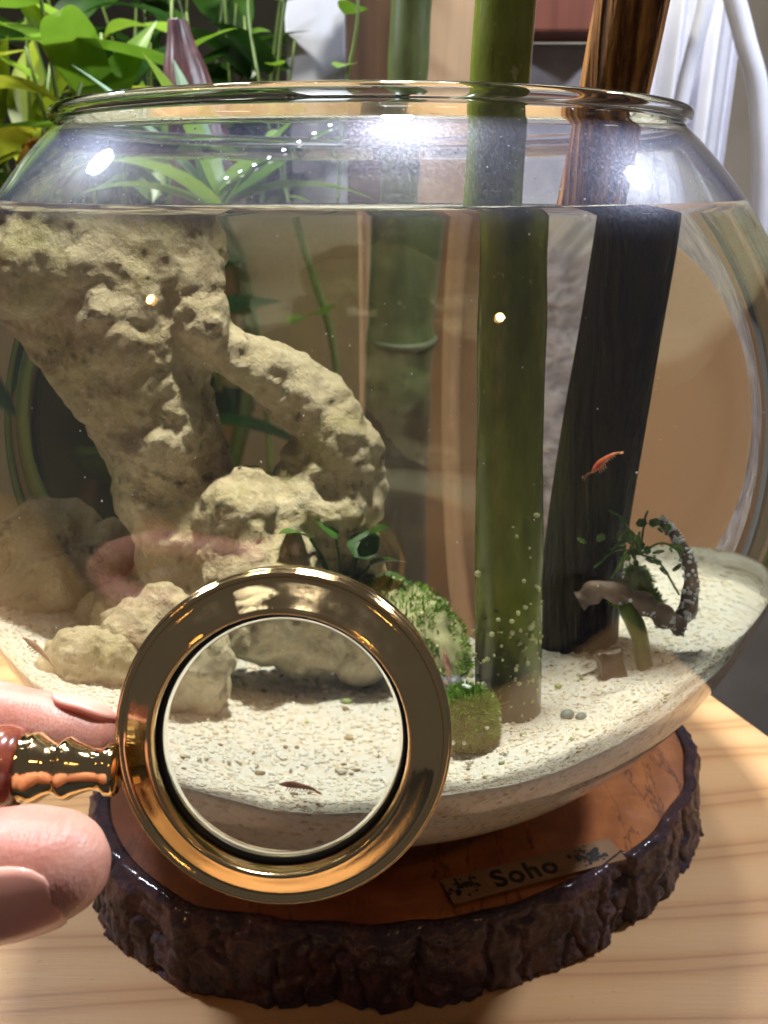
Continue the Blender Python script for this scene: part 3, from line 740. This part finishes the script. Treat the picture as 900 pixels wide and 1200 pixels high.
hp = [(q*1.0, z*.80) for q, z in [(.0036, .0), (.0040, .0006), (.0040, .0020), (.0034, .0028), (.0032, .0046), (.0036, .0062), (.0042, .0080), (.0048, .0092), (.0048, .0102), (.0042, .0110), (.0040, .0122), (.0044, .0134), (.0053, .0150), (.0055, .0162), (.0050, .0172), (.0054, .0178)]]
def along(me, off=0.0):
    m = Matrix.Translation((-.0252, -.0058, -.0045)) @ Matrix.Rotation(R(-90), 4, 'Y') @ Matrix.Translation((0, 0, off)); me.transform(Matrix.Rotation(R(-2), 4, 'Z') @ m); return me
mg('ferrule', along(lathe(hp, 64, cap0=True, cap1=True)), BRASS)
GRIPM = M('grip_wood'); _s = GRIPM.noise(GRIPM.co((.2, 1, 1)), 300, 4)
GRIPM = GRIPM.done(GRIPM.bsdf(GRIPM.ramp(_s, [(.3, (.10, .018, .010)), (.7, (.26, .06, .03))]), .22, Coat_Weight=.8, Coat_Roughness=.05))
gp = [(.0030, 0), (.0058, .0006), (.0064, .0025), (.0063, .006), (.0056, .013), (.0060, .025), (.0074, .045), (.0080, .060), (.0070, .074), (.0040, .080), (0, .081)]
mg('grip', along(lathe(gp, 64, cap0=True), .01424), GRIPM)

# ------------------------------------------------------------------ hand
def hand():
    t = empty('hand', (-.14, -.20, .11), 'bare hand pinching the magnifying glass handle between thumb and index finger', 'hand')
    B = []
    B += chain([(-.0418, -.2184, .1566), (-.0468, -.2188, .1562), (-.056, -.2192, .1548), (-.070, -.2190, .150), (-.088, -.2195, .142), (-.112, -.215, .128), (-.142, -.205, .113)], [.0080, .0092, .0100, .0096, .0104, .0132, .019], .22)
    B += chain([(-.0465, -.1893, .1580), (-.052, -.1886, .1587), (-.060, -.1875, .1590), (-.0757, -.183, .1592), (-.094, -.175, .157), (-.128, -.172, .141)], [.0060, .0070, .0077, .0080, .0090, .0118], .22)
    for mcp, pip, dip, tip, r in (((-.133, -.168, .123), (-.098, -.163, .130), (-.085, -.183, .130), (-.099, -.196, .124), .0090),
                                  ((-.137, -.170, .105), (-.101, -.164, .109), (-.091, -.187, .108), (-.107, -.196, .105), .0086),
                                  ((-.140, -.176, .089), (-.110, -.171, .090), (-.103, -.190, .090), (-.116, -.198, .089), .0074)):
        B += chain([mcp, pip, dip, tip], [r*1.25, r*1.03, r*.93, r*.80], .25)
    wr = (-.205, -.200, .100)
    for mcp, r in (((-.128, -.174, .140), .0125), ((-.133, -.171, .123), .0135), ((-.137, -.173, .105), .013), ((-.140, -.178, .089), .0115)):
        B += chain([mcp, (-.17, -.188, .5*(mcp[2]+.104)), wr], [r, .015, .017], .3)
    B += chain([(-.142, -.203, .113), (-.175, -.203, .105), wr], [.018, .020, .021], .3)
    B += chain([wr, (-.24, -.218, .088), (-.33, -.26, .055)], [.0225, .025, .032], .3)
    me = blob(B, .0012, 10, [(.0005, 90)])
    put('skin', me, SKIN, t)
    NAIL = M('nail'); nv = NAIL.noise(NAIL.co(), 120, 2)
    NAIL = NAIL.done(NAIL.bsdf(NAIL.ramp(nv, [(.3, (.80, .32, .24)), (.7, (.84, .40, .31))]), .4, Subsurface_Weight=.25, Subsurface_Scale=.003, Coat_Weight=.3))
    def nail(c, d, nrm, L, r, w_):
        c, d = Vector(c), Vector(d).normalized(); n_ = Vector(nrm); n_ = (n_-d*n_.dot(d)).normalized(); b = d.cross(n_); V, Fc = [], []; A, Bn = 14, 12
        for lay, ex in ((0, .0004), (1, -.0012)):
            for i in range(A+1):
                u = -1+2*i/A
                for j in range(Bn+1):
                    v = -1+2*j/Bn; k = (1-abs(u)**3.2)**.5 if u < 0 else (1-.96*abs(u)**2.6)**.5
                    ph = v*w_*max(k, .05); droop = -.0024*max(0, u)**2
                    V.append(c+d*L*u+(n_*math.cos(ph)+b*math.sin(ph))*(r+ex)+n_*droop)
        q = (A+1)*(Bn+1)
        for i in range(A):
            for j in range(Bn):
                e = i*(Bn+1)+j; Fc.append([e, e+1, e+Bn+2, e+Bn+1]); Fc.append([q+e, q+e+Bn+1, q+e+Bn+2, q+e+1])
        per = [j for j in range(Bn+1)]+[i*(Bn+1)+Bn for i in range(1, A+1)]+[A*(Bn+1)+j for j in range(Bn-1, -1, -1)]+[i*(Bn+1) for i in range(A-1, 0, -1)]
        for x, y in zip(per, per[1:]+per[:1]): Fc.append([x, x+q, y+q, y])
        return put('nail', mesh(V, Fc), NAIL, t)
    nail((-.0488, -.2188, .1560), (1, .07, .14), (.05, -.97, -.20), .0098, .0089, .95)
    nail((-.0480, -.1893, .1583), (1, -.16, -.13), (.12, .62, .80), .0058, .0066, .85)
hand()

# ------------------------------------------------------------------ background: things standing behind the bowl
def board(name, x0, x1, y, z0, z1, d, mat, label, cat, lean=0.0, yaw=0.0):
    o = put(name, box(x1-x0, d, z1-z0, .002), mat, smooth=False); o.location = ((x0+x1)/2, y, (z0+z1)/2); o.rotation_euler = (0, lean, yaw)
    return tag(o, label, cat)
def wood(name, c1, c2, rough=.5):
    m = M(name); f = m.noise(m.co((1, 1, .06)), 60, 4); return m.done(m.bsdf(m.ramp(f, [(.3, c1), (.7, c2)]), rough, m.bump(f, .3, .001)))
DWOOD = wood('dark_board_wood', (.03, .013, .006), (.085, .040, .018)); TWOOD = wood('tan_wood', (.38, .245, .145), (.52, .36, .225))
TAUPE = simple('taupe_haze_card', (.27, .235, .13), (.36, .31, .19), 12, .8); LILAC = simple('lilac_panel', (.42, .42, .50), (.54, .54, .62), 9, .6)  # taupe lightened towards olive to stand in for scattered haze in the water
board('painted_panel', -.078, -.028, .52, 0, .62, .012, LILAC, 'pale lilac grey upright panel behind the hanging vine', 'panel')
board('dark_board', -.026, .022, .46, 0, .62, .012, DWOOD, 'dark brown upright board beside the lilac panel', 'board')
board('tan_post', .020, .070, .34, 0, .60, .020, TWOOD, 'tan wooden post standing between the two bamboo canes', 'post', R(3))
board('dark_shelf', .085, .178, .43, .355, .42, .05, wood('red_brown_wood', (.10, .025, .015), (.20, .06, .035)), 'red brown wooden shelf end above the grey stone slab', 'shelf')
def stone_mat():
    m = M('speckled_stone'); v = m.co(); n1 = m.noise(v, 170, 5, .75); n2 = m.noise(v, 18, 3)
    c = m.ramp(n1, [(.36, (.08, .085, .12)), (.5, (.48, .47, .54)), (.64, (.82, .80, .86))]); c = m.mix(m.math('MULTIPLY', n2, .5), c, (.46, .42, .48))
    return m.done(m.bsdf(c, .7, m.bump(n1, .6, .003)))
STONE = stone_mat()
board('stone_slab', .080, .190, .46, 0, .353, .03, simple('grey_stone', (.26, .24, .27), (.42, .40, .44), 30, .7), 'tall grey stone slab below the red brown shelf', 'stone slab')
board('speckled_block', .030, .066, .300, 0, .234, .03, STONE, 'speckled grey stone block seen through the water', 'stone block')
board('cork_board', .057, .20, .235, 0, .234, .012, wood('cork', (.36, .20, .095), (.50, .31, .165), .7), 'smooth tan panel seen through the right side of the bowl', 'panel')
board('olive_panel', -.125, -.0535, .345, 0, .232, .012, simple('olive_board', (.030, .040, .012), (.085, .10, .03), 26, .8), 'dark olive panel seen through the left side of the bowl', 'panel')
board('taupe_panel', -.052, -.004, .34, 0, .234, .012, TAUPE, 'taupe panel behind the bowl and limestone arm', 'panel')
def stake(a, b, r, label):
    pp = [Vector(a).lerp(Vector(b), i/12) for i in range(13)]
    tag(put('garden_stake', tube(pp, [r]*13, 14, True, .05, 60), TWOOD), label, 'stake')
stake((-.0062, .235, 0), (-.0050, .235, .21), .0017, 'thin tan stake just beside the dark bamboo cane')
stake((.0235, .240, 0), (.0215, .240, .215), .0028, 'thicker tan stake between the bamboo canes')
def curtain():
    V, Fc = [], []; n = 120
    for i in range(n+1):
        u = i/n; x = .262+.085*u
        for z in (.75, .30, -.2, -.74):
            s = (.75-z)*.10; V.append((x-s*.35*(1-u*.5), .62+.010*math.sin(u*15)+.005*math.sin(u*33+1), z))
    for i in range(n):
        for j in range(3): b = i*4+j; Fc.append([b, b+1, b+5, b+4])
    bm = bmesh.new(); bm.from_mesh(mesh(V, Fc)); bmesh.ops.solidify(bm, geom=bm.faces[:], thickness=.0008); return from_bm(bm)
tag(put('curtain', curtain(), simple('white_cloth', (.72, .72, .82), (.80, .80, .88), 40, .8)), 'white lilac curtain hanging in folds behind the brown stick', 'curtain')
TUBE = simple('milky_plastic', (.62, .63, .72), (.72, .73, .80), 30, .25)
def hose(pts, r, label):
    pp = spline(pts, 10); tag(put('plastic_hose', tube(pp, [r]*len(pp), 20), TUBE), label, 'hose', 'milky plastic hoses')
hose([(.225, .40, .47), (.243, .40, .40), (.262, .40, .352), (.279, .40, .310), (.290, .40, .24), (.300, .42, .10), (.31, .45, -.2), (.32, .47, -.74)], .0075, 'thick milky plastic hose curving down beside the bowl')
hose([(.262, .47, .50), (.249, .45, .39), (.2375, .45, .315), (.232, .45, .23), (.24, .46, 0), (.25, .48, -.74)], .0062, 'thinner straight milky hose next to the curtain')

# plants
YG = mat_leaf('yellow_green_leaf', (.12, .17, .008), (.36, .38, .03), 20); GR = mat_leaf('fresh_green_leaf', (.07, .16, .012), (.21, .34, .03), 20)
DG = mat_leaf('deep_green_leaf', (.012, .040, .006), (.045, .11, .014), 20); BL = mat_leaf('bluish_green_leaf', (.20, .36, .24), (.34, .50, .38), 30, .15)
OR = mat_leaf('withered_leaf', (.28, .11, .02), (.40, .22, .04), 30)
STEM = simple('green_stem', (.06, .10, .015), (.12, .17, .03), 60, .5)
def plant(name, base, h, n, L, W, mat, label, seed, spread=.06, bend=(.4, 1.3), odd=None, z0=.5, face=None):
    rr = random.Random(seed); base = Vector(base); t = empty(name, base, label, 'plant')
    zz = z0; kinds = [leaf_mesh(L*q, W*q*k, b, .25, 1.0) for q, k, b in ((1, 1, bend[0]), (.8, 1.15, sum(bend)/2), (1.15, .85, bend[1]))]
    odds = leaf_mesh(L*.8, W*.7, 1.2, .3) if odd else None
    V, Fc = [], []
    for i in range(max(3, n//5)):
        tip = base+Vector((rr.gauss(0, spread*.6), rr.gauss(0, spread*.5), h*rr.uniform(.7, 1)))
        pp = spline([base+Vector((rr.gauss(0, .01), rr.gauss(0, .01), 0)), base.lerp(tip, .5)+Vector((rr.gauss(0, .012), rr.gauss(0, .012), 0)), tip], 8)
        tube(pp, [.0028-.0018*k/len(pp) for k in range(len(pp))], 8, True, V=V, Fc=Fc)
        for k in range(5):
            u = z0+(1-z0)*(k+rr.random())/5; q = pp[min(len(pp)-1, int(u*(len(pp)-1)))]
            o = odds if odds and rr.random() < .18 else rr.choice(kinds)
            yaw = rr.uniform(0, 6.28) if face is None else face+rr.gauss(0, .9)
            add_leaf(t, o, OR if o is odds else mat, q, yaw, rr.uniform(.1, 1.15), rr.gauss(0, .4), rr.uniform(.75, 1.2))
    put('stems', mesh(V, Fc), STEM, t); return t
plant('leafy_plant', (-.255, .30, 0), .36, 60, .075, .020, YG, 'yellow green leafy plant with a few withered orange leaves', 1, .07, odd=True)
plant('leafy_plant', (-.175, .36, 0), .40, 40, .11, .030, GR, 'fresh green plant with long broad drooping leaves', 2, .06)
plant('leafy_plant', (-.330, .42, 0), .46, 60, .085, .026, YG, 'tall yellow green plant at the dark wall', 3, .08)
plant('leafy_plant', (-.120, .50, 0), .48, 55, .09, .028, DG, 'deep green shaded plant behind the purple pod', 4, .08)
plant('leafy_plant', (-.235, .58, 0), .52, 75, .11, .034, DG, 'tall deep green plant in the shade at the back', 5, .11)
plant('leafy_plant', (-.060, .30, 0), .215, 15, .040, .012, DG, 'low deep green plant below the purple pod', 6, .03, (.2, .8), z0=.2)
# blades fanning just behind the rim
fan = empty('strap_leaf_plant', (-.085, .185, 0), 'fan of bright green strap leaves just behind the bowl rim', 'plant')
V, Fc = [], []
pp = [Vector((-.085, .185, .23*i/8)) for i in range(9)]; tube([p+Vector((-.02*(1-i/8), 0, 0)) for i, p in enumerate(pp)], [.0014]*9, 8, True, V=V, Fc=Fc); put('stems', mesh(V, Fc), DG, fan)
fl = leaf_mesh(.082, .018, .35, .35, .8); fl2 = leaf_mesh(.100, .017, .30, .35, .8); fl3 = leaf_mesh(.088, .026, .9, .3, .8)
for me, mt, yaw, pt, z in ((fl2, BL, 1.45, .90, .24), (fl3, GR, 1.6, .65, .235), (fl, GR, 1.1, 1.20, .245), (fl3, GR, -1.5, .50, .240), (fl, GR, -1.4, 1.0, .235), (fl3, GR, -1.0, .62, .25), (fl, GR, -1.8, .75, .235), (fl3, GR, 2.2, .85, .235), (fl2, BL, .6, 1.25, .225), (fl, GR, -.4, .6, .245)):
    add_leaf(fan, me, mt, (-.085, .185, z), yaw, pt, 0)
# purple pod
def pod():
    t = empty('purple_pod', (-.107, .25, 0), 'purple brown ribbed flower bud standing among the green leaves', 'flower bud')
    c = Vector((-.107, .25, 0)); n = 48; prof = [(.205, .010), (.222, .0185), (.245, .0215), (.270, .0200), (.295, .0158), (.313, .0120), (.325, .0080), (.334, .0060), (.3375, .0052)]
    V, Fc = [], []; pr = spline([(z, r, 0) for z, r in prof], 4)
    for p in pr:
        for k in range(n):
            a = 2*math.pi*k/n; r = p.y*(1+.05*math.sin(a*9+p.x*20)+.04*noise.noise(Vector((math.cos(a)*3, math.sin(a)*3, p.x*50))))
            V.append(c+Vector((r*math.cos(a)-(p.x-.28)*.10, r*math.sin(a), p.x)))
    m = len(pr)
    for i in range(m-1):
        for k in range(n): k2 = (k+1) % n; Fc.append([i*n+k, i*n+k2, (i+1)*n+k2, (i+1)*n+k])
    Fc += [[k for k in reversed(range(n))], [(m-1)*n+k for k in range(n)]]
    mt = M('purple_bract'); f = mt.noise(mt.co((1, 1, .12)), 170, 4); mt = mt.done(mt.bsdf(mt.ramp(f, [(.35, (.030, .008, .014)), (.55, (.085, .026, .030)), (.75, (.20, .10, .09))]), .4, mt.bump(f, .5, .001)))
    put('bud', mesh(V, Fc), mt, t)
    put('stem', tube([c+Vector((.004, 0, .21*i/6)) for i in range(7)], [.005]*7, 10), STEM, t)
pod()
# hanging vine with round leaves
vine = empty('hanging_vine', (-.03, .34, .50), 'thin trailing vine with small round green leaves', 'vine')
V, Fc = [], []; rl = leaf_mesh(.015, .018, .5, .15, .55, base=.6)
rr = random.Random(9)
for pts in ([(-.03, .34, .50), (-.045, .33, .42), (-.058, .32, .36), (-.066, .32, .30), (-.06, .31, .24), (-.052, .30, .18), (-.040, .29, .13), (-.036, .29, .07)], [(-.03, .34, .50), (-.02, .32, .42), (-.012, .31, .355), (-.022, .31, .30), (-.028, .30, .22), (-.026, .29, .15), (-.016, .29, .11), (-.014, .29, .06)], [(-.03, .34, .50), (-.06, .36, .44), (-.085, .36, .38), (-.08, .34, .32), (-.055, .30, .22), (-.046, .285, .15), (-.050, .28, .10)]):
    pp = spline(pts, 8); tube(pp, [.0011]*len(pp), 6, True, V=V, Fc=Fc)
    for i in range(6, len(pp), 5): add_leaf(vine, rl, GR, pp[i], rr.uniform(0, 6.28), rr.uniform(-.3, .5), rr.gauss(0, .3), rr.uniform(.7, 1.15))
put('stems', mesh(V, Fc), STEM, vine)

for o in (shell, water): o.cycles.is_caustics_caster = True
for o in COL.objects:
    if o.type == 'MESH' and o not in (shell, water): o.cycles.is_caustics_receiver = True
